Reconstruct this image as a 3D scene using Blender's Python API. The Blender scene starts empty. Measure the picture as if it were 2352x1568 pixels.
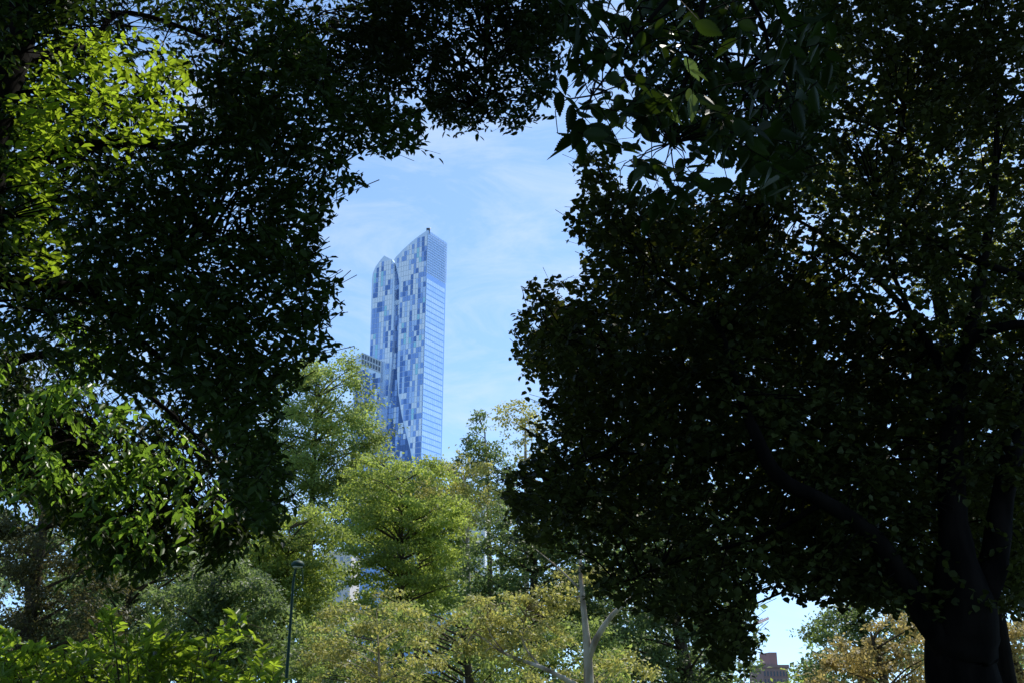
import bpy, math, random
import numpy as np
from mathutils import Vector, Matrix, noise
random.seed(5); rng=np.random.default_rng(5)
SC=bpy.context.scene; COL=SC.collection
# ---------------------------------------------------------------- camera
PITCH=math.radians(19.5); K=36/35/2352; CAM=np.array([0,0,1.65])
FW=np.array([0,math.cos(PITCH),math.sin(PITCH)]); UP=np.array([0,-math.sin(PITCH),math.cos(PITCH)]); RT=np.array([1.,0,0])
cd=bpy.data.cameras.new('camera'); cam=bpy.data.objects.new('camera',cd); COL.objects.link(cam)
cd.lens=35; cd.clip_end=6000; cam.location=CAM; cam.rotation_euler=(math.pi/2+PITCH,0,0); SC.camera=cam
def ray(px,py):
    px=np.asarray(px,float); py=np.asarray(py,float)
    return FW+((px-1176)*K)[...,None]*RT+((784-py)*K)[...,None]*UP
def P(px,py,d):
    r=ray(px,py); return CAM+r*(np.asarray(d,float)/r[...,1])[...,None]
def proj(p):
    q=p-CAM; z=q@FW; zz=np.where(z>0.05,z,1)
    return 1176+(q@RT)/zz/K, 784-(q@UP)/zz/K, z
def inpoly(px,py,poly):
    c=np.zeros(np.shape(px),bool); n=len(poly); j=n-1
    for i in range(n):
        xi,yi=poly[i]; xj,yj=poly[j]
        if yi!=yj:
            c^=((yi>py)!=(yj>py))&(px<(xj-xi)*(py-yi)/(yj-yi)+xi)
        j=i
    return c
def nz(v): return v/np.maximum(np.linalg.norm(v,axis=-1,keepdims=True),1e-9)
# ---------------------------------------------------------------- light
AZ=math.radians(35); EL=math.radians(57)
SUN=np.array([math.sin(AZ)*math.cos(EL),math.cos(AZ)*math.cos(EL),math.sin(EL)])
sl=bpy.data.lights.new('sun','SUN'); sl.energy=5.; sl.angle=math.radians(.5); sl.color=(1,.95,.86)
so=bpy.data.objects.new('sun',sl); COL.objects.link(so); so.rotation_euler=Vector(SUN).to_track_quat('Z','Y').to_euler(); so.location=(0,0,60)
W=bpy.data.worlds.new("World"); SC.world=W; W.use_nodes=True; nt=W.node_tree; nt.nodes.clear()
N=nt.nodes.new; Lk=nt.links.new
sky=N('ShaderNodeTexSky'); sky.sky_type='NISHITA'; sky.sun_disc=False; sky.sun_elevation=EL; sky.sun_rotation=AZ; sky.air_density=1.0; sky.dust_density=.2; sky.ozone_density=1.2
tc=N('ShaderNodeTexCoord'); mp=N('ShaderNodeMapping'); mp.inputs['Scale'].default_value=(2.0,2.2,6.); mp.inputs['Rotation'].default_value=(.25,.3,0)
va=N('ShaderNodeVectorMath'); va.operation='ADD'; va.inputs[1].default_value=(0,0,.14); vn=N('ShaderNodeVectorMath'); vn.operation='NORMALIZE'
no=N('ShaderNodeTexNoise'); no.inputs['Scale'].default_value=3.4; no.inputs['Detail'].default_value=10; no.inputs['Roughness'].default_value=.66; no.inputs['Distortion'].default_value=.6
cr=N('ShaderNodeMapRange'); cr.inputs[1].default_value=.46; cr.inputs[2].default_value=.85; cr.inputs[4].default_value=.62
ml=N('ShaderNodeMixRGB'); ml.blend_type='MULTIPLY'; ml.inputs[0].default_value=1; ml.inputs[2].default_value=(1.3,1.45,1.52,1)
mx=N('ShaderNodeMixRGB'); mx.inputs[2].default_value=(5.6,6.3,7.2,1)
bg=N('ShaderNodeBackground'); bg.inputs[1].default_value=.15; wo=N('ShaderNodeOutputWorld')
Lk(tc.outputs['Generated'],mp.inputs[0]); Lk(mp.outputs[0],no.inputs['Vector']); Lk(no.outputs[0],cr.inputs[0]); Lk(cr.outputs[0],mx.inputs[0])
Lk(tc.outputs['Generated'],va.inputs[0]); Lk(va.outputs[0],vn.inputs[0]); Lk(vn.outputs[0],sky.inputs['Vector'])
Lk(sky.outputs[0],ml.inputs[1]); Lk(ml.outputs[0],mx.inputs[1]); Lk(mx.outputs[0],bg.inputs[0]); Lk(bg.outputs[0],wo.inputs[0])
SC.view_settings.view_transform='Standard'
# ---------------------------------------------------------------- materials
def newmat(n):
    m=bpy.data.materials.new(n); m.use_nodes=True; t=m.node_tree; t.nodes.clear(); return m,t,t.nodes.new,t.links.new
def leafmat(n,a,b,tr,tf,rough=.5,spec=.3,vs=.6,vary=.5):
    m,t,N,L=newmat(n)
    at=N('ShaderNodeAttribute'); at.attribute_name='tint'
    mix=N('ShaderNodeMixRGB'); mix.inputs[1].default_value=(*a,1); mix.inputs[2].default_value=(*b,1); L(at.outputs['Fac'],mix.inputs[0])
    co=N('ShaderNodeTexCoord'); no=N('ShaderNodeTexNoise'); no.inputs['Scale'].default_value=vs; no.inputs['Detail'].default_value=2; L(co.outputs['Object'],no.inputs['Vector'])
    mr=N('ShaderNodeMapRange'); mr.inputs[1].default_value=.3; mr.inputs[2].default_value=.7; mr.inputs[3].default_value=1-vary; mr.inputs[4].default_value=1+vary; L(no.outputs[0],mr.inputs[0])
    mu=N('ShaderNodeVectorMath'); mu.operation='SCALE'; L(mix.outputs[0],mu.inputs[0]); L(mr.outputs[0],mu.inputs['Scale'])
    pb=N('ShaderNodeBsdfPrincipled'); pb.inputs['Roughness'].default_value=rough; pb.inputs['Specular IOR Level'].default_value=spec; L(mu.outputs[0],pb.inputs['Base Color'])
    tb=N('ShaderNodeBsdfTranslucent')
    mu2=N('ShaderNodeVectorMath'); mu2.operation='SCALE'; mu2.inputs[0].default_value=tr; 
    mr2=N('ShaderNodeMapRange'); mr2.inputs[3].default_value=.6; mr2.inputs[4].default_value=1.3; L(at.outputs['Fac'],mr2.inputs[0]); L(mr2.outputs[0],mu2.inputs['Scale']); L(mu2.outputs[0],tb.inputs[0])
    ms=N('ShaderNodeMixShader'); ms.inputs[0].default_value=tf; L(pb.outputs[0],ms.inputs[1]); L(tb.outputs[0],ms.inputs[2])
    o=N('ShaderNodeOutputMaterial'); L(ms.outputs[0],o.inputs[0]); return m
def barkmat(n,a,b,scale=6,stretch=.25,lo=.35,hi=.65,bump=.5):
    m,t,N,L=newmat(n)
    co=N('ShaderNodeTexCoord'); mp=N('ShaderNodeMapping'); mp.inputs['Scale'].default_value=(1,1,stretch); L(co.outputs['Object'],mp.inputs[0])
    no=N('ShaderNodeTexNoise'); no.inputs['Scale'].default_value=scale; no.inputs['Detail'].default_value=6; L(mp.outputs[0],no.inputs['Vector'])
    r=N('ShaderNodeValToRGB'); r.color_ramp.elements[0].position=lo; r.color_ramp.elements[1].position=hi; r.color_ramp.elements[0].color=(*a,1); r.color_ramp.elements[1].color=(*b,1); L(no.outputs[0],r.inputs[0])
    pb=N('ShaderNodeBsdfPrincipled'); pb.inputs['Roughness'].default_value=.95; pb.inputs['Specular IOR Level'].default_value=.05; L(r.outputs[0],pb.inputs['Base Color'])
    bp=N('ShaderNodeBump'); bp.inputs['Strength'].default_value=bump; bp.inputs['Distance'].default_value=.03; L(no.outputs[0],bp.inputs['Height']); L(bp.outputs[0],pb.inputs['Normal'])
    o=N('ShaderNodeOutputMaterial'); L(pb.outputs[0],o.inputs[0]); return m
def plain(n,c,rough=.5,metal=0.,ns=3.,amt=.15,spec=.5):
    m,t,N,L=newmat(n)
    co=N('ShaderNodeTexCoord'); no=N('ShaderNodeTexNoise'); no.inputs['Scale'].default_value=ns; no.inputs['Detail'].default_value=4; L(co.outputs['Object'],no.inputs['Vector'])
    mr=N('ShaderNodeMapRange'); mr.inputs[3].default_value=1-amt; mr.inputs[4].default_value=1+amt; L(no.outputs[0],mr.inputs[0])
    mu=N('ShaderNodeVectorMath'); mu.operation='SCALE'; mu.inputs[0].default_value=c; L(mr.outputs[0],mu.inputs['Scale'])
    pb=N('ShaderNodeBsdfPrincipled'); pb.inputs['Roughness'].default_value=rough; pb.inputs['Metallic'].default_value=metal; pb.inputs['Specular IOR Level'].default_value=spec; L(mu.outputs[0],pb.inputs['Base Color'])
    o=N('ShaderNodeOutputMaterial'); L(pb.outputs[0],o.inputs[0]); return m
def rampmat(n,stops,rough=.2,metal=.3,interp='CONSTANT'):
    m,t,N,L=newmat(n)
    at=N('ShaderNodeAttribute'); at.attribute_name='tint'
    r=N('ShaderNodeValToRGB'); r.color_ramp.interpolation=interp
    while len(r.color_ramp.elements)<len(stops): r.color_ramp.elements.new(.5)
    for e,(p,c) in zip(r.color_ramp.elements,stops): e.position=p; e.color=(*c,1)
    L(at.outputs['Fac'],r.inputs[0])
    pb=N('ShaderNodeBsdfPrincipled'); pb.inputs['Roughness'].default_value=rough; pb.inputs['Metallic'].default_value=metal; L(r.outputs[0],pb.inputs['Base Color'])
    o=N('ShaderNodeOutputMaterial'); L(pb.outputs[0],o.inputs[0]); return m
M_elm=leafmat('elm_leaf_painted_shade',(.018,.031,.007),(.042,.068,.013),(.08,.14,.012),.24,spec=.15)  # base colour kept dark to stand for shade
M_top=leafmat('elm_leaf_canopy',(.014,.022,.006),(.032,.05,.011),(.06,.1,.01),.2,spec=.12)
M_hid=plain('shade_canopy_leaf',(.03,.05,.012),.7,0,2,.3,.1)  # leaf colour of the unseen shading canopy
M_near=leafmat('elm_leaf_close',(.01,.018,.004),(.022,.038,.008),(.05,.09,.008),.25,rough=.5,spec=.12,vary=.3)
M_nearl=leafmat('elm_leaf_close_painted_sun',(.06,.09,.04),(.12,.16,.08),(.13,.2,.04),.35,rough=.4,spec=.4,vary=.3)  # brighter copy of the close leaf, sun put into its colour
M_lit=leafmat('elm_leaf_painted_sun',(.07,.12,.012),(.13,.19,.02),(.38,.54,.03),.6,vary=.4)  # lighter copy of the elm leaf with sunlight in the colour
M_lin=leafmat('linden_leaf',(.026,.034,.01),(.062,.074,.02),(.13,.15,.02),.22,spec=.12,vs=.9,vary=.75)  # strong noise tone stands in for lit and shaded clusters
M_ash=leafmat('ash_leaf_painted_shade',(.02,.036,.008),(.046,.074,.016),(.1,.17,.014),.24,spec=.2)  # darker ash copy, shade put into the colour
M_ashl=leafmat('ash_leaf_painted_sun',(.08,.16,.03),(.18,.29,.07),(.32,.54,.05),.45,rough=.35,spec=.55)  # paler, glossier ash copy with sunlight painted into it
M_olive=leafmat('olive_leaf',(.09,.11,.02),(.19,.2,.04),(.48,.48,.05),.5)
M_shrub=leafmat('shrub_leaf',(.07,.13,.014),(.14,.22,.03),(.42,.58,.04),.48,rough=.4,spec=.4)
M_g1=leafmat('green_leaf',(.11,.16,.045),(.24,.3,.09),(.45,.55,.12),.48,vs=.35,vary=.45)
M_g2=leafmat('yellowgreen_leaf',(.12,.17,.035),(.25,.31,.07),(.5,.6,.1),.48,vs=.35,vary=.45)
M_g3=leafmat('deep_green_leaf',(.055,.09,.032),(.15,.2,.07),(.28,.38,.1),.42,vs=.3,spec=.4)
M_y=leafmat('yellow_leaf',(.22,.23,.07),(.44,.42,.14),(.62,.59,.14),.42,vs=.3,vary=.35)
M_gold=leafmat('golden_leaf',(.2,.16,.05),(.4,.32,.12),(.58,.46,.15),.45,vs=.3)
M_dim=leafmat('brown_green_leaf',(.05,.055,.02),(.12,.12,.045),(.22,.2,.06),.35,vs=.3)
M_bark=barkmat('dark_bark',(.004,.0035,.003),(.014,.011,.009))
M_bark2=barkmat('brown_bark',(.05,.04,.028),(.12,.095,.07))
M_plane=barkmat('pale_bark',(.26,.2,.14),(.62,.53,.41),3,.5,.4,.6,.2)
# ---------------------------------------------------------------- mesh helpers
def raw(name,V,F,mat,parent=None,base=None,smooth=False,tint=None):
    V=np.asarray(V,float)
    if base is not None: V=V-np.asarray(base)
    me=bpy.data.meshes.new(name)
    if isinstance(F,np.ndarray):
        k=F.shape[1]; me.vertices.add(len(V)); me.vertices.foreach_set('co',V.ravel().astype(np.float32))
        me.loops.add(F.size); me.loops.foreach_set('vertex_index',F.ravel().astype(np.int32))
        me.polygons.add(len(F)); me.polygons.foreach_set('loop_start',(np.arange(len(F))*k).astype(np.int32))
        me.update(calc_edges=True)
    else: me.from_pydata(V.tolist(),[],F)
    me.polygons.foreach_set('use_smooth',np.full(len(me.polygons),smooth))
    if tint is not None:
        a=me.attributes.new('tint','FLOAT','FACE'); a.data.foreach_set('value',np.asarray(tint,np.float32))
    me.materials.append(mat); me.update()
    o=bpy.data.objects.new(name,me); COL.objects.link(o)
    if parent: o.parent=parent
    return o
def tag(o,label=None,cat=None,group=None,kind=None):
    if label: o['label']=label
    if cat: o['category']=cat
    if group: o['group']=group
    if kind: o['kind']=kind
    return o
def thing(name,loc,label,cat,group=None):
    o=bpy.data.objects.new(name,None); COL.objects.link(o); o.location=loc; o.empty_display_size=.3
    return tag(o,label,cat,group)
def smoothline(pts,sub=5):
    p=np.array(pts,float)
    if len(p)<3: 
        t=np.linspace(0,1,sub+1)[:,None]; return p[0]*(1-t)+p[-1]*t
    q=np.vstack([2*p[0]-p[1],p,2*p[-1]-p[-2]]); out=[]
    for i in range(1,len(q)-2):
        for s in range(sub):
            t=s/sub; a,b,c,d=q[i-1],q[i],q[i+1],q[i+2]
            out.append(.5*(2*b+(c-a)*t+(2*a-5*b+4*c-d)*t*t+(3*b-a-3*c+d)*t**3))
    out.append(p[-1]); return np.array(out)
class MB:
    def __init__(s): s.V=[]; s.F=[]; s.n=0
    def add(s,V,F):
        s.V+= [tuple(v) for v in V]; s.F+=[tuple(i+s.n for i in f) for f in F]; s.n=len(s.V)
    def tube(s,pts,sides=8,rough=.0):   # pts rows x y z r
        p=np.array(pts,float); n=len(p); T=nz(np.gradient(p[:,:3],axis=0)); V=[];F=[]
        for i in range(n):
            ref=np.array([0,0,1.]) if abs(T[i][2])<.85 else np.array([0,1.,0])
            if i==0: a=nz(np.cross(T[i],ref))
            else: a=nz(a-T[i]*(a@T[i]))
            b=np.cross(T[i],a)
            for k in range(sides):
                w=2*math.pi*k/sides; r=p[i,3]*(1+rough*random.uniform(-1,1))
                V.append(p[i,:3]+r*(math.cos(w)*a+math.sin(w)*b))
        for i in range(n-1):
            for k in range(sides):
                k2=(k+1)%sides; F.append((i*sides+k,i*sides+k2,(i+1)*sides+k2,(i+1)*sides+k))
        F.append(tuple(range(sides))[::-1]); F.append(tuple((n-1)*sides+k for k in range(sides)))
        s.add(V,F)
    def limb(s,pts,sides=8,sub=5,rough=.06): 
        l=smoothline(pts,sub); l[:,3]=np.maximum(l[:,3],.002); s.tube(l,sides,rough); return l[:,:3]
    def box(s,x0,x1,y0,y1,z0,z1):
        V=[(x,y,z) for z in(z0,z1) for y in(y0,y1) for x in(x0,x1)]
        s.add(V,[(0,2,3,1),(4,5,7,6),(0,1,5,4),(2,6,7,3),(0,4,6,2),(1,3,7,5)])
    def lathe(s,prof,c,seg=20):
        V=[];F=[]
        for r,z in prof:
            for k in range(seg):
                a=2*math.pi*k/seg; V.append((c[0]+r*math.cos(a),c[1]+r*math.sin(a),c[2]+z))
        for i in range(len(prof)-1):
            for k in range(seg):
                k2=(k+1)%seg; F.append((i*seg+k,i*seg+k2,(i+1)*seg+k2,(i+1)*seg+k))
        F.append(tuple(range(seg))[::-1]); F.append(tuple((len(prof)-1)*seg+k for k in range(seg))); s.add(V,F)
    def build(s,name,mat,parent=None,base=None,smooth=False): return raw(name,s.V,s.F,mat,parent,base,smooth)
T_leaf=(np.array([(0,0,0),(.28,.42,.09),(.68,.36,.07),(1,0,-.1),(.68,-.36,.07),(.28,-.42,.09)]),np.array([(0,1,2,3),(0,3,4,5)]))
T_round=(np.array([(0,0,0),(.12,.46,.05),(.6,.48,.1),(1,0,-.12),(.6,-.48,.1),(.12,-.46,.05)]),np.array([(0,1,2,3),(0,3,4,5)]))
T_dia=(np.array([(0,0,0),(.45,.5,.12),(1,0,0),(.45,-.5,.12)]),np.array([(0,1,2),(0,2,3)]))
def serrated():
    e=[]; n=11
    for i in range(1,n):
        t=i/n; w=.46*math.sin(math.pi*min(1,t**.8))**.8
        e.append((t-.02,w*.88)); e.append((t+.035,w*1.03))
    half=[(0,0)]+e+[(1.08,0)]
    V=[]
    for x,y in half: V.append((x,y,.16*abs(y)-.12*x*x))
    V2=[(x,-y,.16*abs(y)-.12*x*x) for x,y in half[1:-1]]
    h=len(half); V+=V2
    return np.array(V),np.array([list(range(h)),[0,h-1]+[h+i for i in range(len(V2)-1,-1,-1)]])
T_ser=serrated()
def leaves_geo(g,T):
    tv,tf=T; pos,d,n,L,Wd=g['p'],nz(g['d']),g['n'],g['L'],g['w']
    s=nz(np.cross(n,d)); n=np.cross(d,s)
    V=pos[:,None]+L[:,None,None]*(tv[None,:,0,None]*d[:,None]+tv[None,:,1,None]*Wd*s[:,None]+tv[None,:,2,None]*n[:,None])
    k=len(tv); F=(np.arange(len(pos))*k)[:,None,None]+tf[None]
    return V.reshape(-1,3),F.reshape(-1,tf.shape[1]),np.repeat(g['t'],len(tf))
def build_leaves(name,g,T,mat,parent,base):
    V,F,t=leaves_geo(g,T); return raw(name,V,F,mat,parent,base,True,t)
def sub(g,m): return {k:(v[m] if isinstance(v,np.ndarray) else v) for k,v in g.items()}
def cat(*gs): return {k:(np.concatenate([g[k] for g in gs]) if isinstance(gs[0][k],np.ndarray) else gs[0][k]) for k in gs[0]}
def prisms(A,B,r0,r1):
    d=nz(B-A); ref=np.tile([.3,.2,1.],(len(A),1)); a=nz(np.cross(d,ref)); b=np.cross(d,a); V=[]
    for Q_,r in((A,r0),(B,r1)):
        for k in range(3):
            w=2*math.pi*k/3; V.append(Q_+np.asarray(r)*(math.cos(w)*a+math.sin(w)*b))
    V=np.stack(V,1).reshape(-1,3); F=(np.arange(len(A))*6)[:,None,None]+np.array([(0,1,4,3),(1,2,5,4),(2,0,3,5)])[None]
    return V,F.reshape(-1,4)
def samp(poly,n,d0,d1,freq=0,thr=0.,keep=.2,excl=None,thin=None,zs=1.):
    xs=[p[0] for p in poly]; ys=[p[1] for p in poly]; out=np.zeros((0,3)); 
    while len(out)<n:
        px=rng.uniform(min(xs),max(xs),n*2); py=rng.uniform(min(ys),max(ys),n*2); d=rng.uniform(d0,d1,n*2)
        m=inpoly(px,py,poly)
        for e,dm in (excl or []): m&=~(inpoly(px,py,e)&(d<dm))
        for e,f in (thin or []): m&=~(inpoly(px,py,e)&(rng.random(n*2)<f))
        pts=P(px[m],py[m],d[m])
        if freq:
            v=np.array([noise.noise(Vector((p[0]*freq,p[1]*freq,p[2]*freq*zs))) for p in pts]); pts=pts[(v>thr)|(rng.random(len(pts))<keep)]
        out=np.vstack([out,pts])
    return out[:n]
def sprays(c,nl,tl,L,w,droop=.3,poly=None,tol=.03,flat=.55,Lv=.3,dirbias=None,jit=16):
    n=len(c); a=rng.uniform(0,2*np.pi,n); h=np.stack([np.cos(a),np.sin(a),rng.normal(-droop,.3,n)],1)
    if dirbias is not None: h+=np.asarray(dirbias)
    h=nz(h); ln=tl*rng.uniform(.6,1.3,n)
    A=c-h*ln[:,None]*.45; B=c+h*ln[:,None]*.55-np.array([0,0,.12])*ln[:,None]
    t=(np.arange(nl)+.5)/nl
    pos=A[:,None]+(B-A)[:,None]*t[None,:,None]; pos=pos-np.array([0,0,1.])*(ln[:,None,None]*.12*(t**2)[None,:,None])
    side=nz(np.cross(h,np.array([0,0,1.])))
    sg=np.where(np.arange(nl)%2==0,1.,-1.)[None,:,None]
    d=h[:,None]*.65+side[:,None]*sg*.8+rng.normal(0,.28,(n,nl,3)); d[...,2]-=droop*.7
    nr=np.array([0,0,1.])+rng.normal(0,flat,(n,nl,3))
    g=dict(p=pos.reshape(-1,3),d=d.reshape(-1,3),n=nr.reshape(-1,3),L=L*rng.uniform(1-Lv,1+Lv,n*nl),w=w,t=rng.random(n*nl))
    if poly is not None:
        px,py,_=proj(g['p']+nz(g['d'])*(g['L']*.5)[:,None]); j=np.repeat(rng.normal(0,jit,(n,2)),nl,0)
        ps=np.repeat(rng.random(n)<tol,nl)      # whole sprays may reach past the outline
        g=sub(g,inpoly(px+j[:,0],py+j[:,1],poly)|ps)
        px,py,_=proj(B); k=inpoly(px,py,poly)|(ps.reshape(n,nl)[:,0]); A,B=A[k],B[k]
    return g,(A,B)
def connectors(mb,centers,limbpts,every,poly,maxd=2.2,r=.009):
    LP=np.vstack(limbpts)
    for c in centers[::every]:
        dd=np.linalg.norm(LP-c,axis=1); i=int(np.argmin(dd))
        if dd[i]>maxd or dd[i]<.1: continue
        q=LP[i]; mid=(c+q)/2+np.array([random.uniform(-.1,.1),random.uniform(-.1,.1),.1*dd[i]])
        px,py,_=proj(np.array([mid,mid*.5+c*.5,mid*.5+q*.5]))
        if poly is not None and not inpoly(px,py,poly).all(): continue
        mb.limb([(*q,r*(1+dd[i]*.6)),(*mid,r),(*c,r*.5)],4,3,0)
def carve(g,rays,rad):
    keep=np.ones(len(g['p']),bool)
    for c in rays:
        q=g['p']-c; t=q@SUN; dist=np.linalg.norm(q-t[:,None]*SUN,axis=1); keep&=~((t>.15)&(dist<rad))
    return sub(g,keep)
def ellips(c,r,n,L,w,out=True,flat=.5):
    v=nz(rng.normal(size=(n,3)))*(rng.random(n)**(1/3))[:,None]; p=np.array(c)+v*np.array(r)
    if out:
        px,py,z=proj(p); m=(z<.3)|(py<-60)|(px<-110)|(px>2460); p=p[m]
    n=len(p); d=nz(rng.normal(size=(n,3))*[1,1,.4]); nr=np.array([0,0,1.])+rng.normal(0,flat,(n,3))
    return dict(p=p,d=d,n=nr,L=L*rng.uniform(.7,1.3,n),w=w,t=rng.random(n))
def Q(px,py,d,r): 
    p=P(px,py,d); return (p[0],p[1],p[2],r)
# ---------------------------------------------------------------- ground
g=MB(); g.add([(-2500,-400,0),(2500,-400,0),(2500,4000,0),(-2500,4000,0)],[(0,1,2,3)])
tag(g.build('ground',plain('grass_ground',(.05,.075,.025),.9,0,.6,.5)),kind='structure')
# ---------------------------------------------------------------- foreground foliage
LEFT=[(-60,-60),(720,-60),(760,150),(870,235),(950,240),(985,305),(945,350),(885,372),(855,345),(800,372),(838,415),(825,432),(765,445),(782,470),(745,515),(728,560),(722,600),(780,640),(782,662),(755,690),(790,715),(735,760),(785,790),(735,825),(690,850),(705,882),(650,915),(640,960),(655,1000),(640,1050),(675,1075),(655,1130),(668,1195),(585,1220),(520,1130),(500,1000),(420,930),(400,880),(320,920),(250,860),(180,890),(100,820),(-60,760)]
LFILL=[(-60,-60),(620,-60),(560,200),(430,330),(300,420),(280,620),(-60,700)]
ASH=[(-60,780),(20,750),(100,680),(250,680),(330,830),(450,880),(560,960),(600,1100),(660,1190),(640,1225),(560,1235),(520,1300),(440,1255),(400,1320),(370,1290),(325,1350),(300,1280),(225,1310),(190,1230),(130,1180),(90,1100),(30,1165),(-60,1100)]
ASHL=[(-40,840),(60,770),(160,700),(230,780),(230,920),(330,930),(430,980),(480,1080),(540,1150),(480,1230),(330,1330),(230,1250),(150,1170),(60,1150),(-40,1100)]
LIT=[(20,90),(200,50),(380,90),(430,140),(425,310),(330,320),(220,340),(150,420),(170,560),(110,660),(30,600),(20,440)]
TOP=[(600,-60),(1340,-60),(1300,100),(1285,200),(1250,262),(1200,290),(1130,307),(1060,302),(1000,290),(972,250),(975,195),(930,215),(870,240),(760,240),(640,200)]
TOPR=[(1330,-60),(1920,-60),(1920,200),(1860,420),(1760,420),(1640,330),(1480,300),(1430,190),(1350,130)]
GAP1=[(1330,-60),(1430,-60),(1470,60),(1450,180),(1400,200),(1340,110)]; GAP2=[(1680,40),(1740,40),(1750,260),(1690,260)]
NEAR=[(1290,-60),(1920,-60),(1920,180),(1850,270),(1830,380),(1790,450),(1700,440),(1610,480),(1560,520),(1450,480),(1420,420),(1400,320),(1300,330),(1268,300),(1275,240),(1320,180),(1290,60)]
LIND=[(1330,345),(1390,340),(1450,450),(1760,420),(1800,250),(1830,-60),(2420,-60),(2420,1420),(2300,1400),(2120,1430),(1960,1385),(1830,1380),(1745,1345),(1740,1470),(1715,1560),(1620,1560),(1560,1430),(1480,1400),(1370,1370),(1330,1280),(1200,1250),(1180,1180),(1150,1130),(1150,1080),(1200,1060),(1230,990),(1240,920),(1250,880),(1200,850),(1180,780),(1185,740),(1205,690),(1205,620),(1260,630),(1345,645),(1330,580),(1300,530),(1310,480),(1345,450),(1320,400)]
LBACK=[(1420,480),(1760,480),(1850,560),(2000,700),(2200,840),(2420,880),(2420,1380),(2120,1390),(1900,1350),(1740,1320),(1600,1300),(1400,1230),(1230,1190),(1210,1100),(1270,1040),(1290,900),(1250,790),(1260,690),(1390,690),(1370,560)]
LBACK2=[(1850,-60),(2420,-60),(2420,880),(2200,840),(2000,700),(1830,540),(1800,300)]
OLZ=[(1790,150),(1900,120),(2050,250),(2250,400),(2352,380),(2400,830),(2150,790),(1920,600),(1800,440)]
LOWL=[(1330,1150),(1680,1150),(1740,1300),(1740,1560),(1320,1560),(1200,1250)]
cl=samp(LEFT,3450,5.6,8.8,1.3,-.04,.15,[(LIT,6.8)]); gl,twl=sprays(cl,10,.34,.07,.56,.35,LEFT)
clf=samp(LFILL,600,8.3,10,1.,-.06,.25); glf,_=sprays(clf,10,.36,.085,.58,.35,LFILL,.3)
clit=samp(LIT,210,5.8,7.6,2.8,.05,.08); glit,twlit=sprays(clit,8,.34,.085,.58,.3,LIT,.3,.4)
ca=samp(ASH,1250,8.7,10.6,.9,-.1,.2); ga,twa=sprays(ca,11,.46,.1,.46,.6,ASH,.12,.6,jit=26)
cal=samp(ASHL,140,8.3,8.9,3.0,.08,.05); gal,twal=sprays(cal,9,.42,.105,.5,.55,ASHL,.3,.5,jit=26)
ct=samp(TOP,1600,8,11,1.3,-.04,.14); gt,twt=sprays(ct,10,.36,.075,.54,.4,TOP)
ctr=samp(TOPR,480,6,9,.9,-.1,.2,None,[(GAP1,.85),(GAP2,.8)]); gtr,twtr=sprays(ctr,9,.36,.085,.54,.5,TOPR,.1)
cn=samp(NEAR,135,3.2,5.2,1.3,-.3,.4,None,[(GAP1,.6),(GAP2,.5)]); gn,twn=sprays(cn,9,.4,.095,.58,.55,NEAR,.05,.55)
cnl=P(np.array([1550,1585,1565,1530.]),np.array([110,175,215,250.]),np.array([3.3,3.25,3.35,3.3])); gnl,twnl=sprays(cnl,2,.14,.08,.52,.75,None,.12,.9)
cr_=samp(LIND,8000,9.1,13.5,.75,.0,.1,None,[(OLZ,.35),(LOWL,.25)],1.8); gr,twr=sprays(cr_,9,.42,.07,.88,.35,LIND)
cb_=samp(LBACK,2300,13,15.5,.6,-.3,.5,None,[(LOWL,.4)]); gb,_=sprays(cb_,9,.5,.12,.9,.35,LBACK,.2)
cb2=samp(LBACK2,520,13,15.5,.6,-.05,.2); gb2,_=sprays(cb2,9,.5,.1,.9,.35,LBACK2,.3)
# unseen upper crowns added above and behind the view to shade the foreground
over=cat(ellips((1,9.5,16),(14,9,5.5),15000,.48,.66),ellips((-7,8,13),(9,8,5),4500,.48,.66),ellips((1,-9,9),(15,5,7.5),5000,.6,.66))
over=sub(over,(over['p'][:,2]>3.6+.87*over['p'][:,1]))
lover=cat(ellips((10,14,15),(9.5,8,7),10000,.42,.9),ellips((4,13,14.5),(5,6,3.5),2600,.42,.9))
lit_=list(clit)+list(cnl)+list(cal)
over=carve(over,lit_,.42); lover=carve(lover,lit_,.42)  # shafts cut towards the sun so the bright sprays are lit
gl=carve(gl,list(clit),.13); gt=carve(gt,list(clit),.2); ga=carve(ga,list(cal),.26); gtr=carve(gtr,list(cnl),.3); gn=carve(gn,list(cnl),.12); gl=carve(gl,list(cal),.15)
gl=cat(gl,dict(glf,w=gl['w']))
# tall elm, left
base=np.array([-4.7,6.6,0]); tr=thing('elm_tree',base,'tall dark elm filling the upper left, its trunk leaning in at the top left corner','tree')
mb=MB(); LP=[]
for l in ([(*base,.34),(-4.2,6.6,2.2,.27),Q(-90,700,6.5,.22),Q(-40,320,6.3,.18),Q(30,90,6.3,.15),Q(120,-150,6.6,.12),(-2.2,7.5,11,.08)],
 [Q(-40,420,6.6,.08),Q(180,340,7.4,.05),Q(370,340,7.8,.04),Q(440,480,7.8,.032),Q(560,640,8,.02),Q(700,690,8.2,.01)],
 [Q(370,340,7.8,.035),Q(600,320,8.2,.025),Q(780,380,8.4,.01)],
 [Q(-80,640,6.7,.07),Q(200,660,7.5,.045),Q(360,635,7.4,.035),Q(430,570,7.4,.025),Q(640,540,8,.01)],
 [Q(200,660,7.5,.04),Q(380,830,7.8,.025),Q(560,920,8,.015),Q(620,1100,8.2,.008)],
 [Q(20,150,6.5,.06),Q(200,100,7.6,.03),Q(300,30,8.2,.025),Q(560,120,8.5,.02),Q(800,220,8.6,.014),Q(940,310,8.8,.007)]): LP.append(mb.limb(l,9))
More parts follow.
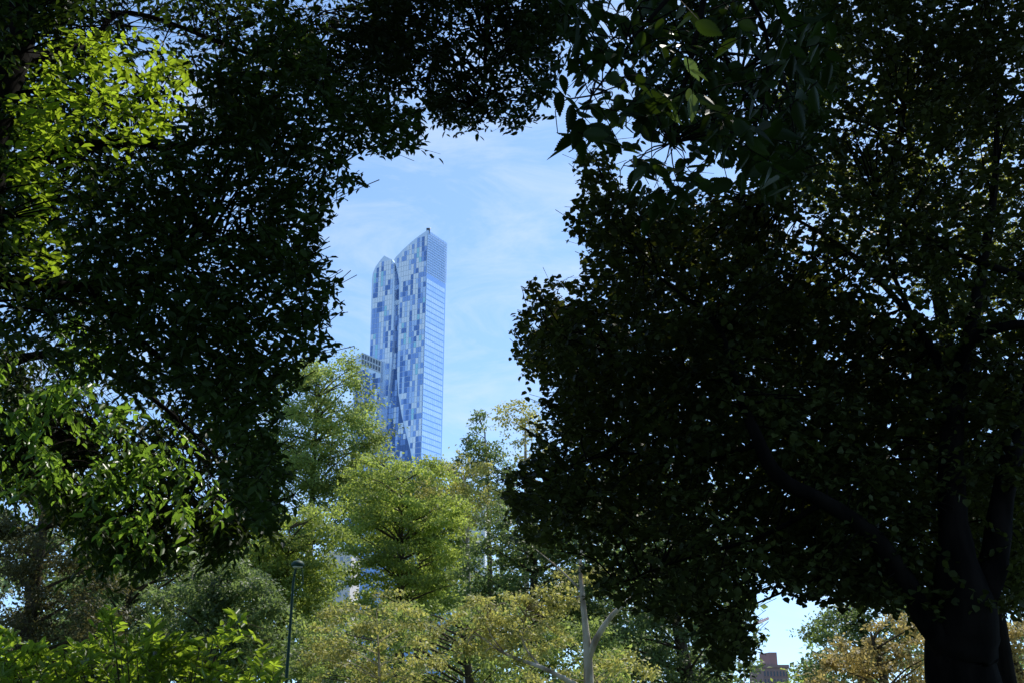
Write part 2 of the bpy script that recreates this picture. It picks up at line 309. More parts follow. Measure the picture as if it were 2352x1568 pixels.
connectors(mb,np.vstack([cl,clit[::2]]),LP,9,LEFT,1.8,.006)
mb.build('trunk',M_bark,tr,base,True)
V,F=prisms(np.vstack([twl[0],twlit[0]]),np.vstack([twl[1],twlit[1]]),.0035,.0015); raw('twigs',V,F,M_bark,tr,base)
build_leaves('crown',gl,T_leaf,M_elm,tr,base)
tag(build_leaves('sun_painted_foliage',glit,T_leaf,M_lit,tr,base),'bright yellow-green leaves with the sun shining through them and painted into their colour')
# overhanging elm
base=np.array([3.2,-5.,0]); tr=thing('elm_tree',base,'elm canopy across the top edge, big toothed leaves dangling right of centre','tree')
mb=MB(); LP=[]
for l in ([(*base,.42),(3.1,-4.6,4,.34),(2.4,-2,8,.28),(1.2,4,12.5,.2),(0,10,15.5,.1),(-1,14,17,.05)],
 [(1.2,4,12.5,.14),(-4,8,14,.1),(-9,10,15,.05)],[(1.2,4,12.5,.12),Q(1150,-200,9,.07),Q(1120,60,9.2,.03),Q(1110,250,9.4,.01)],
 [Q(1150,-200,9,.05),Q(900,-60,9.3,.035),Q(850,150,9.6,.01)],[Q(1150,-200,9,.05),Q(1500,-80,8,.03),Q(1700,180,7.6,.01)],
 [(3.1,-4.6,4.5,.2),(0,-9,9,.12),(-6,-10,12,.05)],
 [(2.4,-2,8,.14),Q(1700,-500,3.8,.05),Q(1640,-120,4,.022),Q(1590,120,4.1,.014),Q(1540,330,4.2,.006)],
 [Q(1640,-120,4,.018),Q(1480,60,4,.01),Q(1360,220,4.1,.004)],[Q(1640,-120,4,.018),Q(1760,80,4.2,.01),Q(1740,330,4.3,.004)]): LP.append(mb.limb(l,8))
connectors(mb,ct,LP,8,TOP); connectors(mb,ctr,LP,5,TOPR); connectors(mb,np.vstack([cn,cnl]),LP,1,NEAR,1.5,.003)
mb.build('trunk',M_bark,tr,base,True)
V,F=prisms(np.vstack([twt[0],twn[0],twtr[0],twnl[0]]),np.vstack([twt[1],twn[1],twtr[1],twnl[1]]),.003,.0012); raw('twigs',V,F,M_bark,tr,base)
build_leaves('crown',cat(gt,dict(gtr,w=gt['w'])),T_leaf,M_top,tr,base); build_leaves('unseen_shade_crown',over,T_dia,M_hid,tr,base)
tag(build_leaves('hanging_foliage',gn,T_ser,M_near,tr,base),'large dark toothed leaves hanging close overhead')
tag(build_leaves('sun_painted_foliage',gnl,T_ser,M_nearl,tr,base),'a few toothed leaves caught by the sun, brightened in colour')
# linden right
DL=-.6
def QL(px,py,d,r): return Q(px,py,d+DL,r*(.9 if r>.28 else .58))
b0=P(2215,1500,10.5+DL); base=np.array([b0[0],10.5+DL,0]); tr=thing('linden_tree',base,'big shadowed linden with a thick forked trunk filling the right side','tree')
mb=MB(); LP=[]
for l in ([(base[0],base[1],0,.4),QL(2212,1560,10.3,.36),QL(2210,1470,10.2,.35),QL(2210,1390,10.1,.33),QL(2195,1250,10.0,.27),QL(2185,1100,10.1,.22),QL(2195,900,10.3,.17),QL(2250,650,10.8,.11),QL(2290,300,11.4,.06),QL(2250,-200,12,.03)],
 [QL(2225,1430,10.2,.28),QL(2280,1300,10.1,.23),QL(2310,1100,10.3,.18),QL(2370,850,10.8,.12),QL(2420,400,11.4,.06)],
 [QL(2190,1510,10.2,.22),QL(2125,1420,10,.18),QL(2080,1330,9.9,.15),QL(2000,1225,9.8,.135),QL(1900,1155,9.8,.125),QL(1790,1095,9.7,.12),QL(1737,1000,9.7,.1),QL(1690,880,10,.07),QL(1640,740,10.4,.045),QL(1480,600,10.8,.02),QL(1380,400,11.2,.01)],
 [QL(2195,850,10.3,.11),QL(2235,780,10,.1),QL(2340,745,9.9,.08),QL(2450,760,9.9,.06)],
 [QL(2195,900,10.3,.11),QL(2100,740,10.8,.07),QL(1950,580,11,.045),QL(1750,460,11.4,.02)],
 [QL(2400,650,10.2,.08),QL(2300,620,10,.065),QL(2160,565,10.2,.04),QL(2020,480,10.8,.015)],
 [QL(1737,1020,9.7,.05),QL(1600,1060,10.4,.035),QL(1420,1040,11,.02),QL(1240,1090,11.4,.008)],
 [QL(1690,880,10,.04),QL(1500,840,10.8,.025),QL(1250,760,11.2,.008)],
 [QL(1900,1150,9.8,.05),QL(1750,1230,10.4,.035),QL(1550,1290,11,.02),QL(1420,1340,11.2,.008)],
 [QL(2060,1310,10,.06),QL(1880,1330,10.6,.03),QL(1700,1400,11,.012)],
 [QL(2100,740,10.8,.05),QL(2040,560,11,.035),QL(2080,250,11.4,.015)]): LP.append(mb.limb(l,10))
connectors(mb,cr_,LP,11,LIND,2.6,.007)
mb.build('trunk',M_bark,tr,base,True)
V,F=prisms(twr[0],twr[1],.004,.0018); raw('twigs',V,F,M_bark,tr,base)
build_leaves('crown',cat(gr,gb,gb2),T_round,M_lin,tr,base); build_leaves('unseen_shade_crown',lover,T_dia,M_hid,tr,base)
# ash lower left
base=np.array([-7.2,9.8,0]); tr=thing('ash_tree',base,'ash at the left edge with drooping glossy sunlit leaf sprays below the elm','tree')
mb=MB(); LP=[]
for l in ([(*base,.24),(-7.1,9.8,3,.2),(-6.6,9.8,6,.12),(-6,9.9,8,.06)],
 [(-6.9,9.8,4,.1),Q(60,820,9.7,.05),Q(260,860,9.7,.03),Q(450,1000,9.7,.018),Q(580,1180,9.7,.008)],
 [(-7,9.8,3.4,.09),Q(60,1000,9.6,.04),Q(250,1080,9.6,.025),Q(330,1250,9.6,.01)]): LP.append(mb.limb(l,8))
connectors(mb,np.vstack([ca,cal]),LP,8,ASH,2.,.006)
mb.build('trunk',M_bark,tr,base,True)
V,F=prisms(np.vstack([twa[0],twal[0]]),np.vstack([twa[1],twal[1]]),.004,.0018); raw('twigs',V,F,M_bark,tr,base)
build_leaves('crown',ga,T_leaf,M_ash,tr,base); tag(build_leaves('sun_painted_foliage',gal,T_leaf,M_ashl,tr,base),'drooping leaf sprays shining in the sun, brightened in colour')
# ---------------------------------------------------------------- shrub bottom left
SH=[(-60,1490),(20,1440),(120,1500),(215,1440),(250,1385),(300,1450),(400,1440),(470,1480),(545,1395),(600,1450),(640,1540),(640,1640),(-60,1640)]
cs=samp(SH,330,9.2,10.6,1.2,-.2,.3); gs,tws=sprays(cs,10,.34,.12,.4,-.35,SH,.15,.5,dirbias=(0,0,.35))
b=(-3.2,9.9,0); sh=thing('shrub',b,'bright green sunlit shrub with pointed leaves along the bottom left edge','shrub')
low=ellips((-3.2,9.9,.95),(2.3,.9,.85),2600,.12,.45,False); gs=cat(gs,dict(low,w=gs['w']))
mb=MB()
for c in cs[::5]:
    s=np.array([-3.2+(c[0]+3.2)*.35,9.9,0]); mb.limb([(*s,.014),(*(s*.5+c*.5+np.array([0,0,.15])),.009),(*c,.004)],4,3,0)
V,F=prisms(tws[0],tws[1],.004,.002); mb.add(V,F.tolist())
mb.build('stems',M_bark2,sh,b,True); build_leaves('foliage',gs,T_leaf,M_shrub,sh,b)
# ---------------------------------------------------------------- mid-ground trees
def blobgeo(x,y,r,dd,dens,Lp,w,flat,flatz,s):
    c=P(x,y,dd); R=r*K*dd; n=int(dens*r*r)+4
    v=nz(rng.normal(size=(n,3)))*(rng.random(n)**.5)[:,None]*rng.uniform(.65,1.4,(n,1)); v[:,2]=np.where(v[:,2]<-.2,v[:,2]*.6,v[:,2])
    a=rng.uniform(.8,1.6); p=c+v*np.array([R*a,R*1.15,R*flatz*rng.uniform(.6,1.2)]); tl=rng.normal(0,.35); p[:,2]+=(p[:,0]-c[0])*tl
    nr=v*.7+np.array([0,-.25,.7])+rng.normal(0,flat,(n,3)); dr=v+rng.normal(0,.7,(n,3)); dr[:,2]-=.3
    tint=np.clip(random.gauss(.5,.28)+rng.normal(0,.22,n),0,1)
    return c,dict(p=p,d=nz(dr),n=nr,L=Lp*2.297*s*rng.uniform(.6,1.3,n),w=w,t=tint)
def blobs(poly,nb,rr,tol):
    xs=[p[0] for p in poly]; ys=[p[1] for p in poly]; bl=[]; tries=0
    while len(bl)<nb and tries<nb*60:
        tries+=1; x=random.uniform(min(xs),max(xs)); y=random.uniform(min(ys),max(ys)); r=random.uniform(*rr)
        q=[(x,y),(x-r*tol,y),(x+r*tol,y),(x,y-r*tol)]
        if inpoly(np.array([a[0] for a in q]),np.array([a[1] for a in q]),poly).all(): bl.append((x,y,r))
    return bl,(max(xs)-min(xs))/2
def mid(name,label,poly,d,nb,rr,mat,bark,base_px,tr_r,Lpx=3.6,dens=.15,w=.62,thick=1.,extra=None,tol=.35,flat=.55,limbs=True,catg='tree',flatz=.65):
    s=K*d; bl,hw=blobs(poly,nb,rr,tol); hw=hw*s*thick*.5
    base=np.array([P(base_px,1500,d)[0],d,0]); root=thing(name,base,label,catg); gs=[]; cs=[]
    for x,y,r in bl:
        c,gg=blobgeo(x,y,r,d+random.uniform(-hw,hw),dens,Lpx,w,flat,flatz,s); cs.append(c); gs.append(gg)
    cs=np.array(cs); top=cs[:,2].max(); cx=cs[:,0].mean(); mb=MB()
    zc=max(top*.25,cs[:,2].min()*.9)
    if not extra:
        LPn=mb.limb([(*base,tr_r),(base[0]*.8+cx*.2,d,zc*.6,tr_r*.8),(base[0]*.4+cx*.6,d,zc+(top-zc)*.4,tr_r*.5),(cx,d,zc+(top-zc)*.85,tr_r*.12)],8)
        for c in cs[::3]:
            k=np.argmin(np.linalg.norm(LPn-(c-np.array([0,0,.45*np.linalg.norm((c-LPn[len(LPn)//2])[:2])])),axis=1)); q=LPn[k]
            dl=np.linalg.norm(c-q); m=(c+q)/2+np.array([random.uniform(-.1,.1),random.uniform(-.1,.1),.05])*dl
            mb.limb([(*q,tr_r*.18),(*m,tr_r*.1),(*c,tr_r*.04)],5,3,0)
    else:
        ex=[mb.limb(l,8) for l in extra]; E=np.vstack(ex)
        for c in cs[::2]:
            i=int(np.argmin(np.linalg.norm(E-c,axis=1))); q=E[i]; m=(c+q)/2+np.array([0,0,.1]); mb.limb([(*q,.018),(*m,.012),(*c,.005)],5,3,0)
    mb.build('trunk',bark,root,base,True); build_leaves('crown',cat(*gs),T_dia,mat,root,base); return root
mid('elm_tree','tall rounded green tree standing left of the glass tower, behind the lamp post',[(615,960),(630,890),(670,835),(735,808),(800,812),(845,862),(850,905),(880,940),(868,970),(898,1000),(895,1060),(875,1130),(850,1240),(760,1270),(720,1420),(540,1420),(560,1250),(600,1100),(600,980)],56,310,(16,42),M_g1,M_bark2,700,.36,Lpx=3.1,dens=.2,tol=.25)
mid('locust_tree','yellowish green tree with layered foliage at the foot of the glass tower',[(770,1130),(800,1085),(840,1070),(860,1040),(905,1020),(925,1050),(965,1030),(1000,1060),(1050,1090),(1040,1130),(1085,1190),(1060,1230),(1090,1300),(1030,1380),(940,1430),(830,1440),(760,1350),(800,1290),(750,1240),(790,1180)],46,170,(16,42),M_g2,M_bark2,920,.3,Lpx=3.2,dens=.2,tol=.12,flatz=.42)
mid('elm_tree','green tree close behind the yellow-leaved plane tree at the tower base',[(830,1090),(900,1050),(1000,1062),(1060,1085),(1090,1200),(1090,1300),(1060,1420),(900,1420),(830,1200)],60,140,(20,42),M_g1,M_bark2,960,.36,dens=.18)
mid('locust_tree','low yellow-green tree spreading behind the lamp post head',[(540,1290),(580,1230),(660,1160),(750,1150),(800,1200),(770,1300),(800,1400),(740,1500),(580,1520),(530,1400)],40,140,(16,42),M_g2,M_bark2,640,.26,dens=.17,Lpx=3.3,tol=.2,flatz=.5)
mid('plane_tree','yellow-leaved plane tree just right of the tower base',[(945,1155),(1000,1075),(1060,1030),(1120,1060),(1155,1100),(1165,1190),(1080,1210),(980,1195)],52,72,(12,28),M_y,M_plane,1080,.16,dens=.12)
mid('ginkgo_tree','slim pointed green tree rising into the sky right of the tower',[(1098,930),(1115,960),(1130,1000),(1165,1040),(1190,1080),(1200,1160),(1050,1160),(1020,1070),(1060,1030),(1080,975)],58,125,(8,19),M_g3,M_bark2,1130,.2,dens=.26,tol=.4,Lpx=3)
mid('plane_tree','sparse golden tree peeping out against the sky beside the linden',[(1120,930),(1180,915),(1240,925),(1270,1000),(1270,1100),(1180,1090),(1150,980)],54,66,(9,20),M_y,M_plane,1210,.16,dens=.13,Lpx=3.2)
mid('oak_tree','dark green tree in the middle between the yellow plane trees and the linden',[(1070,1250),(1100,1190),(1140,1140),(1200,1130),(1290,1180),(1350,1250),(1430,1320),(1420,1460),(1250,1500),(1080,1460),(1030,1330)],44,165,(16,38),M_g3,M_bark2,1220,.35,dens=.18)
mid('oak_tree','shaded green tree behind the lower branches of the linden',[(1180,1100),(1380,1080),(1480,1060),(1600,1080),(1680,1160),(1690,1300),(1730,1400),(1735,1640),(1360,1640),(1330,1350)],42,230,(22,44),M_g3,M_bark2,1600,.35,dens=.17)
mid('maple_tree','dull green tree with a dense crown left of the lamp post',[(330,1400),(390,1320),(480,1270),(560,1290),(650,1350),(660,1480),(660,1640),(320,1640),(290,1500)],28,170,(20,42),M_g3,M_bark2,480,.26,Lpx=4.,dens=.17)
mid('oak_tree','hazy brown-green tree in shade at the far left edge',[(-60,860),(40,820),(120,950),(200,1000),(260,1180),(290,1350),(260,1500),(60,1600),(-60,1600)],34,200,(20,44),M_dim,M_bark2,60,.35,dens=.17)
mid('oak_tree','dark tree low between the left edge and the dull green maple',[(60,1400),(180,1260),(330,1200),(480,1220),(560,1300),(480,1450),(420,1640),(40,1640)],38,170,(22,46),M_g3,M_bark2,260,.35,dens=.17)
mid('plane_tree','small yellow plane tree right of the lamp post near the bottom edge',[(690,1490),(740,1400),(820,1355),(920,1355),(990,1400),(1030,1460),(1020,1560),(960,1640),(720,1640)],27,100,(12,30),M_y,M_plane,890,.07,dens=.11,Lpx=4.,flatz=.5)
mid('plane_tree','pale-barked plane tree with a forked whitish trunk and yellow leaves below centre',[(1000,1450),(1080,1365),(1180,1340),(1270,1330),(1300,1270),(1400,1290),(1420,1340),(1350,1370),(1320,1410),(1315,1480),(1200,1530),(1060,1500)],26,115,(11,27),M_y,M_plane,1352,.1,dens=.12,Lpx=4.,thick=.6,flatz=.5,
 extra=[[(P(1354,1500,25)[0],25,0,.14),Q(1352,1560,25,.118),Q(1350,1500,25,.108),Q(1345,1440,25,.082),Q(1338,1370,25.1,.066),Q(1333,1300,25.4,.045),Q(1340,1250,25.8,.028),Q(1375,1190,26,.012)],
 [Q(1350,1515,25,.09),Q(1370,1465,24.9,.074),Q(1403,1415,24.8,.06),Q(1440,1380,24.8,.044),Q(1490,1330,25.2,.022),Q(1550,1250,25.8,.01)],
 [Q(1338,1360,25.1,.028),Q(1290,1310,25.4,.02),Q(1230,1260,25.8,.01)],
 [Q(1352,1590,25,.09),Q(1300,1560,24.9,.062),Q(1240,1530,24.9,.05),Q(1160,1500,25.6,.034),Q(1090,1450,26,.016)],
 [Q(1240,1530,24.9,.028),Q(1200,1470,25.6,.02),Q(1210,1400,26,.009)],[Q(1160,1500,25.6,.022),Q(1120,1440,25.9,.015),Q(1140,1390,26.2,.008)]])
mid('plane_tree','low yellow plane foliage under the pale forked trunk at the bottom edge',[(1180,1570),(1250,1530),(1310,1530),(1390,1500),(1450,1490),(1520,1530),(1500,1640),(1160,1640)],30,45,(12,28),M_y,M_plane,1430,.08,dens=.1,Lpx=4.)
mid('maple_tree','green tree filling the bottom centre under the oak',[(640,1430),(760,1390),(1030,1380),(1250,1400),(1440,1430),(1440,1650),(640,1650)],36,190,(22,44),M_g1,M_bark2,1100,.26,dens=.16)
mid('linden_tree','sunlit olive-leaved tree showing behind the upper linden at the right',[(1770,200),(1900,80),(2100,120),(2352,300),(2400,760),(2200,800),(2000,640),(1860,520),(1790,430)],24,200,(20,44),M_olive,M_bark,2300,.3,Lpx=4.4,dens=.1)
mid('maple_tree','golden tree left of the linden trunk at the bottom right',[(1860,1540),(1940,1460),(2050,1405),(2120,1395),(2170,1480),(2160,1640),(1840,1640)],26,85,(15,34),M_gold,M_bark2,2050,.2,dens=.14,Lpx=4.)
mid('maple_tree','golden brown tree right of the linden trunk in the bottom right corner',[(2260,1430),(2400,1370),(2420,1640),(2250,1640)],27,50,(15,34),M_gold,M_bark2,2370,.2,dens=.14,Lpx=4.)
mid('oak_tree','green tree behind the golden tree under the right linden branches',[(1815,1500),(1840,1430),(1950,1360),(2120,1350),(2160,1500),(1825,1590)],40,90,(18,34),M_g3,M_bark2,1960,.26,dens=.17)
mid('bush','small light green bush in front of the brick building',[(1735,1572),(1780,1558),(1850,1535),(1900,1560),(1900,1640),(1720,1640)],60,46,(12,22),M_g2,M_bark2,1810,.15,catg='bush')
# distant belt of park trees
bl,_=blobs([(-200,1180),(150,1120),(420,1180),(640,1230),(740,1370),(820,1370),(860,1260),(1040,1270),(1140,1260),(1180,1180),(1500,1180),(1700,1280),(1720,1640),(-200,1640)],300,(36,66),.3); gs=[]
b2,_=blobs([(1720,1600),(1800,1600),(1830,1470),(2200,1440),(2500,1400),(2500,1640),(1720,1640)],75,(22,44),.5)
for x,y,r in bl+b2: gs.append(blobgeo(x,y,r,random.uniform(78,110),.05,6.5,.65,.5,.7,K*90)[1])
tag(build_leaves('distant_woodland',cat(*gs),T_dia,M_g3,None,None),'dark green belt of distant park trees closing the gaps low behind the nearer trees','woodland',kind='stuff')
# ---------------------------------------------------------------- glass tower
TH=math.radians(30); pt=P(974,800,620); C0=np.array([pt[0],pt[1],0]); uL=np.array([-math.cos(TH),math.sin(TH),0]); uR=np.array([math.sin(TH),math.cos(TH),0]); Z=np.array([0,0,1.])
def hit(px,py,o,u):
    n=np.array([-u[1],u[0],0]); r=ray(px,py); t=(n@(o-CAM))/(n@r); q=CAM+t*r; return ((q-o)@u,q[2])
tower=thing('glass_tower',C0,'tall blue glass skyscraper with a curved notched top above the trees','skyscraper')
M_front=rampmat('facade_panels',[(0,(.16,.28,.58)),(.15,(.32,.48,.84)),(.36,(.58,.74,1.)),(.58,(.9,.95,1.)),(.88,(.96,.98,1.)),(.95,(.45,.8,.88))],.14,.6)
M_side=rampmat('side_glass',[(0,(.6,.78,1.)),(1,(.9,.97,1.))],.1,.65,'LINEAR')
M_dark=rampmat('recess_shade_panels',[(0,(.09,.17,.38)),(.4,(.19,.32,.64)),(.72,(.4,.58,.94)),(.9,(.82,.9,1.))],.16,.45)  # darker ramp, recess shade put into the colour, reused on the wing
M_body=plain('tower_frame',(.72,.84,1.),.2,.5,.05,.06); M_steel=plain('screen_steel',(.5,.63,.84),.35,.4,1.)
M_sideframe=plain('side_frame',(.42,.6,.95),.15,.5,.05,.05)
def prismbody(name,prof,off,dep,mat=M_body):
    A=[C0+uL*u+Z*z-uR*off for u,z in prof]; B=[a+uR*dep for a in A]; n=len(A)
    F=[tuple(range(n)),tuple(range(2*n-1,n-1,-1))]+[(i,n+i,n+(i+1)%n,(i+1)%n) for i in range(n)]
    return raw(name,A+B,F,mat,tower,C0)
def panelfield(prof,off,cw,ch,name,mat,single=0):
    us=[p[0] for p in prof]; zs=[p[1] for p in prof]; V=[];F=[];T=[]; cells=[]; prev={}
    z=ch*.5
    while z<max(zs):
        u=min(us)+.15; colm=0
        while u+cw<=max(us)+.3:
            q=np.array([(u+.08,z+.1),(u+cw-.08,z+.1),(u+cw-.08,z+ch-.2),(u+.08,z+ch-.2)])
            if inpoly(q[:,0],q[:,1],prof).all():
                rr_=random.random(); t=prev[colm] if colm in prev and rr_<.35 else random.random()
                prev[colm]=t; cells.append((q,t))
            u+=cw; colm+=1
        z+=ch
    o=C0-uR*(off+.15); single_cells=[]
    if single:
        vis=[c for c in cells if c[0][0][1]>zlo]; vis.sort(key=lambda c:c[0][0][1]); single_cells=vis[:single]
    ids={id(c) for c in single_cells}
    for c in cells:
        vv=[o+uL*a+Z*b for a,b in c[0]]
        if id(c) in ids: raw('window_pane',vv,[(0,1,2,3)],mat,tower,C0,False,[c[1]])
        else:
            k=len(V); V+=vv; F.append((k,k+1,k+2,k+3)); T.append(c[1])
    o_=raw(name,V,F,mat,tower,C0,False,T)
    if single: tag(o_,kind='stuff')
zlo=hit(950,1040,C0,uL)[1]
def prof_of(pts,off):
    o=C0-uR*off; return [hit(x,y,o,uL) for x,y in pts]
recL=[(906,603),(907,640),(906,700),(903,800),(899,860),(893,905),(884,940),(874,965)]
recR=[(905,597),(912,620),(917,650),(917,700),(914,800),(912,860),(915,905),(922,950),(934,1000),(944,1040),(952,1090)]
mp_=prof_of([(974,531),(965,540),(947,554),(925,574),(908,592)]+recR,0); mp_[0]=(0,mp_[0][1]); mainp=[(0,0)]+mp_+[(mp_[-1][0],0)]
u_=hit(1022,720,C0,uR)[0]
prismbody('main_shaft',mainp,0,u_); panelfield(mainp,0,2.1,3.8,'window_panes',M_front,100)
lp_=prof_of([(906,605),(901,597),(883,588),(873,600),(863,614),(857,628),(855,642)],0); lb=hit(850,820,C0,uL)
left=lp_+[lb,(lb[0],hit(850,970,C0,uL)[1])]+[hit(x,y,C0,uL) for x,y in recL[:0:-1]]
prismbody('side_shaft',left,.4,u_*.8); panelfield(left,.4,2.1,3.8,'side_panes',M_front)
zt=prof_of([(905,598)],-3.5)[0][1]-2
rec=[(hit(955,900,C0,uL)[0],0),(hit(955,900,C0,uL)[0],hit(955,960,C0,uL)[1]),(hit(922,640,C0,uL)[0],hit(922,900,C0,uL)[1]),(hit(920,640,C0,uL)[0],zt-8),(hit(907,640,C0,uL)[0],zt),(hit(897,640,C0,uL)[0],zt-3),(hit(880,640,C0,uL)[0],hit(880,900,C0,uL)[1]),(hit(852,900,C0,uL)[0],hit(852,960,C0,uL)[1]),(hit(852,900,C0,uL)[0],0)]
prismbody('recessed_wall',rec,-2.5,12,plain('recess_shade_frame',(.18,.28,.52),.3,.2,.05,.08)); panelfield(rec,-2.5,2.1,3.8,'recess_panes',M_dark)  # dark frame colour carries the shade of the recess
wg=prof_of([(876,829),(832,810),(816,818),(816,900)],7); wing=[(wg[0][0],0)]+wg[:3]+[(wg[2][0],0)]
prismbody('low_wing',wing,7,14); panelfield([(a,b-9 if b>0 else 0) for a,b in wing],7,2.1,3.8,'wing_panes',M_dark)
mb=MB(); o=C0-uR*7.3
for k in range(8):   # open frame along the wing roof
    f=k/7; a=np.array(wg[0])*(1-f)+np.array(wg[1])*f; p=o+uL*a[0]+Z*a[1]; mb.tube([(*p,.35),(*(p-Z*8),.35)],4)
for dz in(0,4,8):
    mb.tube([(*(o+uL*wg[0][0]+Z*(wg[0][1]-dz)),.4),(*(o+uL*wg[1][0]+Z*(wg[1][1]-dz)),.4)],4)
mb.build('roof_frame',plain('white_frame',(.6,.68,.82),.5),tower,C0)
mb=MB(); o=C0-uR*7.2
for k in range(7):
    f0=(k+.15)/7;f1=(k+.85)/7; a=np.array(wg[0])*(1-f0)+np.array(wg[1])*f0; c=np.array(wg[0])*(1-f1)+np.array(wg[1])*f1
    for dz in(.6,4.6):
        mb.add([o+uL*a[0]+Z*(a[1]-dz),o+uL*c[0]+Z*(c[1]-dz),o+uL*c[0]+Z*(c[1]-dz-2.8),o+uL*a[0]+Z*(a[1]-dz-2.8)],[(0,1,2,3)])
mb.build('roof_opening_shade',plain('opening_shade',(.1,.14,.22),.5),tower,C0)  # flat dark sheets stand for the shade inside the openings
# right face glass bands
ztop=mp_[0][1]; zs_=hit(990,630,C0,uR)[1]; V=[];F=[];T=[]; z=2.; nrm=-uL
q=[C0+uR*a+Z*b+nrm*.06 for a,b in((.05,1),(u_-.05,1),(u_-.05,zs_-1.05),(.05,zs_-1.05))]; raw('side_backing',q,[(0,1,2,3)],M_sideframe,tower,C0)
while z<zs_-5:
    bt=random.random()*.5+ (.25 if random.random()<.3 else 0); u=.3
    while u+2.2<u_:
        q=[(u+.04,z),(u+2.16,z),(u+2.16,z+3.1),(u+.04,z+3.1)]; k=len(V); V+=[C0+uR*a+Z*b+nrm*.15 for a,b in q]; F.append((k,k+1,k+2,k+3)); T.append(min(1,bt+random.random()*.35)); u+=2.2
    z+=3.9
raw('side_glazing',V,F,M_side,tower,C0,False,T)
mb=MB(); z=zs_
while z<ztop-1:
    mb.tube([(*(C0+uR*.6+Z*z+nrm*.4),.12),(*(C0+uR*(u_-.5)+Z*z+nrm*.4),.12)],4); z+=1.9
for k in range(11):
    p=C0+uR*(.6+(u_-1.1)*k/10)+nrm*.6; mb.tube([(*(p+Z*zs_),.12),(*(p+Z*(ztop-.5)),.12)],4)
mb.build('louvre_screen',M_steel,tower,C0)
q=[C0+uR*a+Z*b+nrm*.12 for a,b in((.3,zs_-1),(u_-.3,zs_-1),(u_-.3,ztop-.4),(.3,ztop-.4))]; raw('screen_backing',q,[(0,1,2,3)],plain('screen_blue',(.62,.76,.98),.15,.55),tower,C0)
mb=MB(); p=C0+uR*2+uL*1.; mb.box(p[0]-1.2,p[0]+1.2,p[1]-1,p[1]+1,ztop-2,ztop+2.2); mb.tube([(*(p+Z*(ztop+2)),.4),(*(p+Z*(ztop+3.5)+uR*3),.3)],4); mb.build('roof_hoist',plain('hoist_paint',(.06,.07,.1),.5),tower,C0)
# ---------------------------------------------------------------- other buildings
M_win=plain('window_glass',(.3,.34,.4),.2,.1)
def building(name,label,px0,px1,pyt,d,mat,cols,rows,fl=3.6,dep=25,pent=None):
    x0=P(px0,pyt,d)[0]; x1=P(px1,pyt,d)[0]; zt=P((px0+px1)/2,pyt,d)[2]; b=((x0+x1)/2,d,0); r=thing(name,b,label,'building')
    m=MB(); m.box(x0,x1,d,d+dep,0,zt); m.build('wall',mat,r,b)
    m=MB(); m.box(x0-.4,x1+.4,d-.4,d+dep+.4,zt+.003,zt+1.1); m.build('cornice',mat,r,b)
    if pent:
        m=MB(); m.box(x0+(x1-x0)*pent[0],x0+(x1-x0)*pent[1],d+4,d+dep-4,zt+1.103,zt+pent[2]); m.build('penthouse',mat,r,b)
    w=(x1-x0)/cols
    for i in range(cols):
        for j in range(rows):
            zc=zt-2.2-j*fl; xc=x0+w*(i+.5)
            if zc<2: continue
            m=MB(); m.box(xc-w*.22,xc+w*.22,d-.06,d+.3,zc-1.,zc+.8); f=m.build('window',M_win,r,b)
            m=MB(); m.box(xc-w*.27,xc+w*.27,d-.25,d-.08,zc-1.25,zc-1.02); m.build('sill',mat,f,b)
building('stone_building','white stone apartment building glimpsed through leaves below the yellow plane tree',1058,1115,1160,430,plain('white_stone',(.85,.83,.8),.8),4,9)
building('stone_building','pale pinkish stone building glimpsed right of the lamp post',748,808,1270,420,plain('pink_stone',(.8,.72,.68),.8),4,7)
building('office_building','blue glass office block behind the locust tree',835,1040,1210,520,plain('blue_glass',(.24,.4,.7),.2,.3),9,9)
building('stone_building','beige stone building low behind the trees at the far left',180,260,1240,380,plain('beige_stone',(.4,.35,.3),.8),4,7)
M_win=plain('dark_window_glass',(.08,.09,.12),.2,.1)
building('brick_building','distant brown brick apartment block with a rooftop penthouse at the lower right',1752,1810,1532,420,plain('brown_brick',(.36,.22,.2),.85),8,4,3.,25,(.4,.7,6.))
cb=P(1702,1500,450); b=(cb[0],450,0); cr_ane=thing('tower_crane',b,'pale red tower crane jib sticking out into the sky gap at the lower right','crane')
Mred=plain('crane_paint',(.8,.45,.38),.5); j0=P(1700,1450,450); j1=P(1766,1420,450)
mb=MB()
for dx in(-.7,.7):
    for dy in(-.7,.7): mb.tube([(b[0]+dx,450+dy,0,.12),(b[0]+dx,450+dy,j0[2],.12)],4)
for k in range(14):
    z=j0[2]*k/14; z2=j0[2]*(k+1)/14; mb.tube([(b[0]-.7,449.3,z,.08),(b[0]+.7,449.3,z2,.08)],4)
mb.build('mast',Mred,cr_ane,b)
mb=MB()
for a in((-.6,0),(.6,0),(0,1.3)):
    mb.tube([(j0[0],450+a[0],j0[2]+a[1],.25),(j1[0],450+a[0],j1[2]+a[1]*.4,.2)],4)
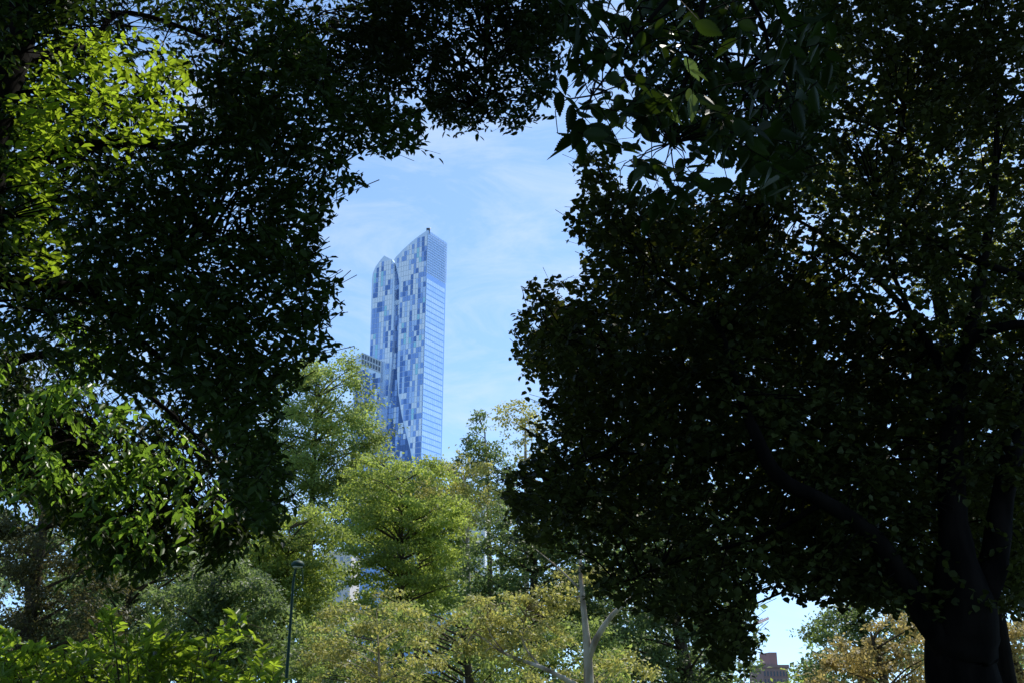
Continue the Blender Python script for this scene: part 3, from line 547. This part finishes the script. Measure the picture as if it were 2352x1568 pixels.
for k in range(16):
    f=k/16;f2=(k+.5)/16; A=j0*(1-f)+j1*f; B=j0*(1-f2)+j1*f2; mb.tube([(A[0],449.4,A[2],.1),(B[0],450,B[2]+1.2,.1)],4); mb.tube([(B[0],450,B[2]+1.2,.1),(A[0]+.9,450.6,A[2]+.4,.1)],4)
mb.build('jib',Mred,cr_ane,b)
mb=MB(); mb.box(b[0]-1,b[0]+1,448.6,450.4,j0[2]-2.6,j0[2]-.2); mb.build('cab',Mred,cr_ane,b)
# ---------------------------------------------------------------- lamp post
d=22; lb_=P(662,1500,d); b=(lb_[0],d,0); lamp=thing('lamp_post',b,'slender dark green park lamp post with a drooping disc head among the trees','lamp post')
Mg=plain('green_iron',(.015,.05,.035),.6,.1,4,.15,.3); zt=P(668,1335,d)[2]; hd=P(684,1296,d)
mb=MB(); mb.lathe([(.2,0),(.2,.12),(.15,.2),(.13,.7),(.09,.82),(.05,.95)],b); mb.build('base',Mg,lamp,b,True)
mb=MB(); mb.lathe([(.04,.9),(.036,2),(.028,zt),(.022,zt+.02)],b,14); mb.build('pole',Mg,lamp,b,True)
mb=MB(); mb.limb([(b[0],d,zt-.05,.026),(b[0]+.02,d,zt+.2,.022),(b[0]+.09,d,hd[2]+.07,.018),(hd[0],d,hd[2]+.12,.018),(hd[0]+.01,d,hd[2]+.06,.018)],8); 
mb.limb([(b[0]+.01,d,zt-.2,.012),(b[0]+.2,d,zt-.05,.012),(hd[0]+.1,d,hd[2]-.12,.012),(hd[0]+.05,d,hd[2],.012)],6); mb.build('arm',Mg,lamp,b,True)
mb=MB(); mb.lathe([(.03,.1),(.09,.08),(.14,.03),(.145,-.02),(.12,-.035)],(hd[0],d,hd[2]),18); h=mb.build('lamp_head',Mg,lamp,b,True)
mb=MB(); mb.lathe([(.11,-.036),(.1,-.06),(.05,-.075)],(hd[0]-b[0],0,hd[2]),18); mb.build('lens',plain('lamp_glass',(.55,.55,.5),.3),h,None,True)
print('leaves',len(gl['p']),len(gr['p']),len(over['p']))
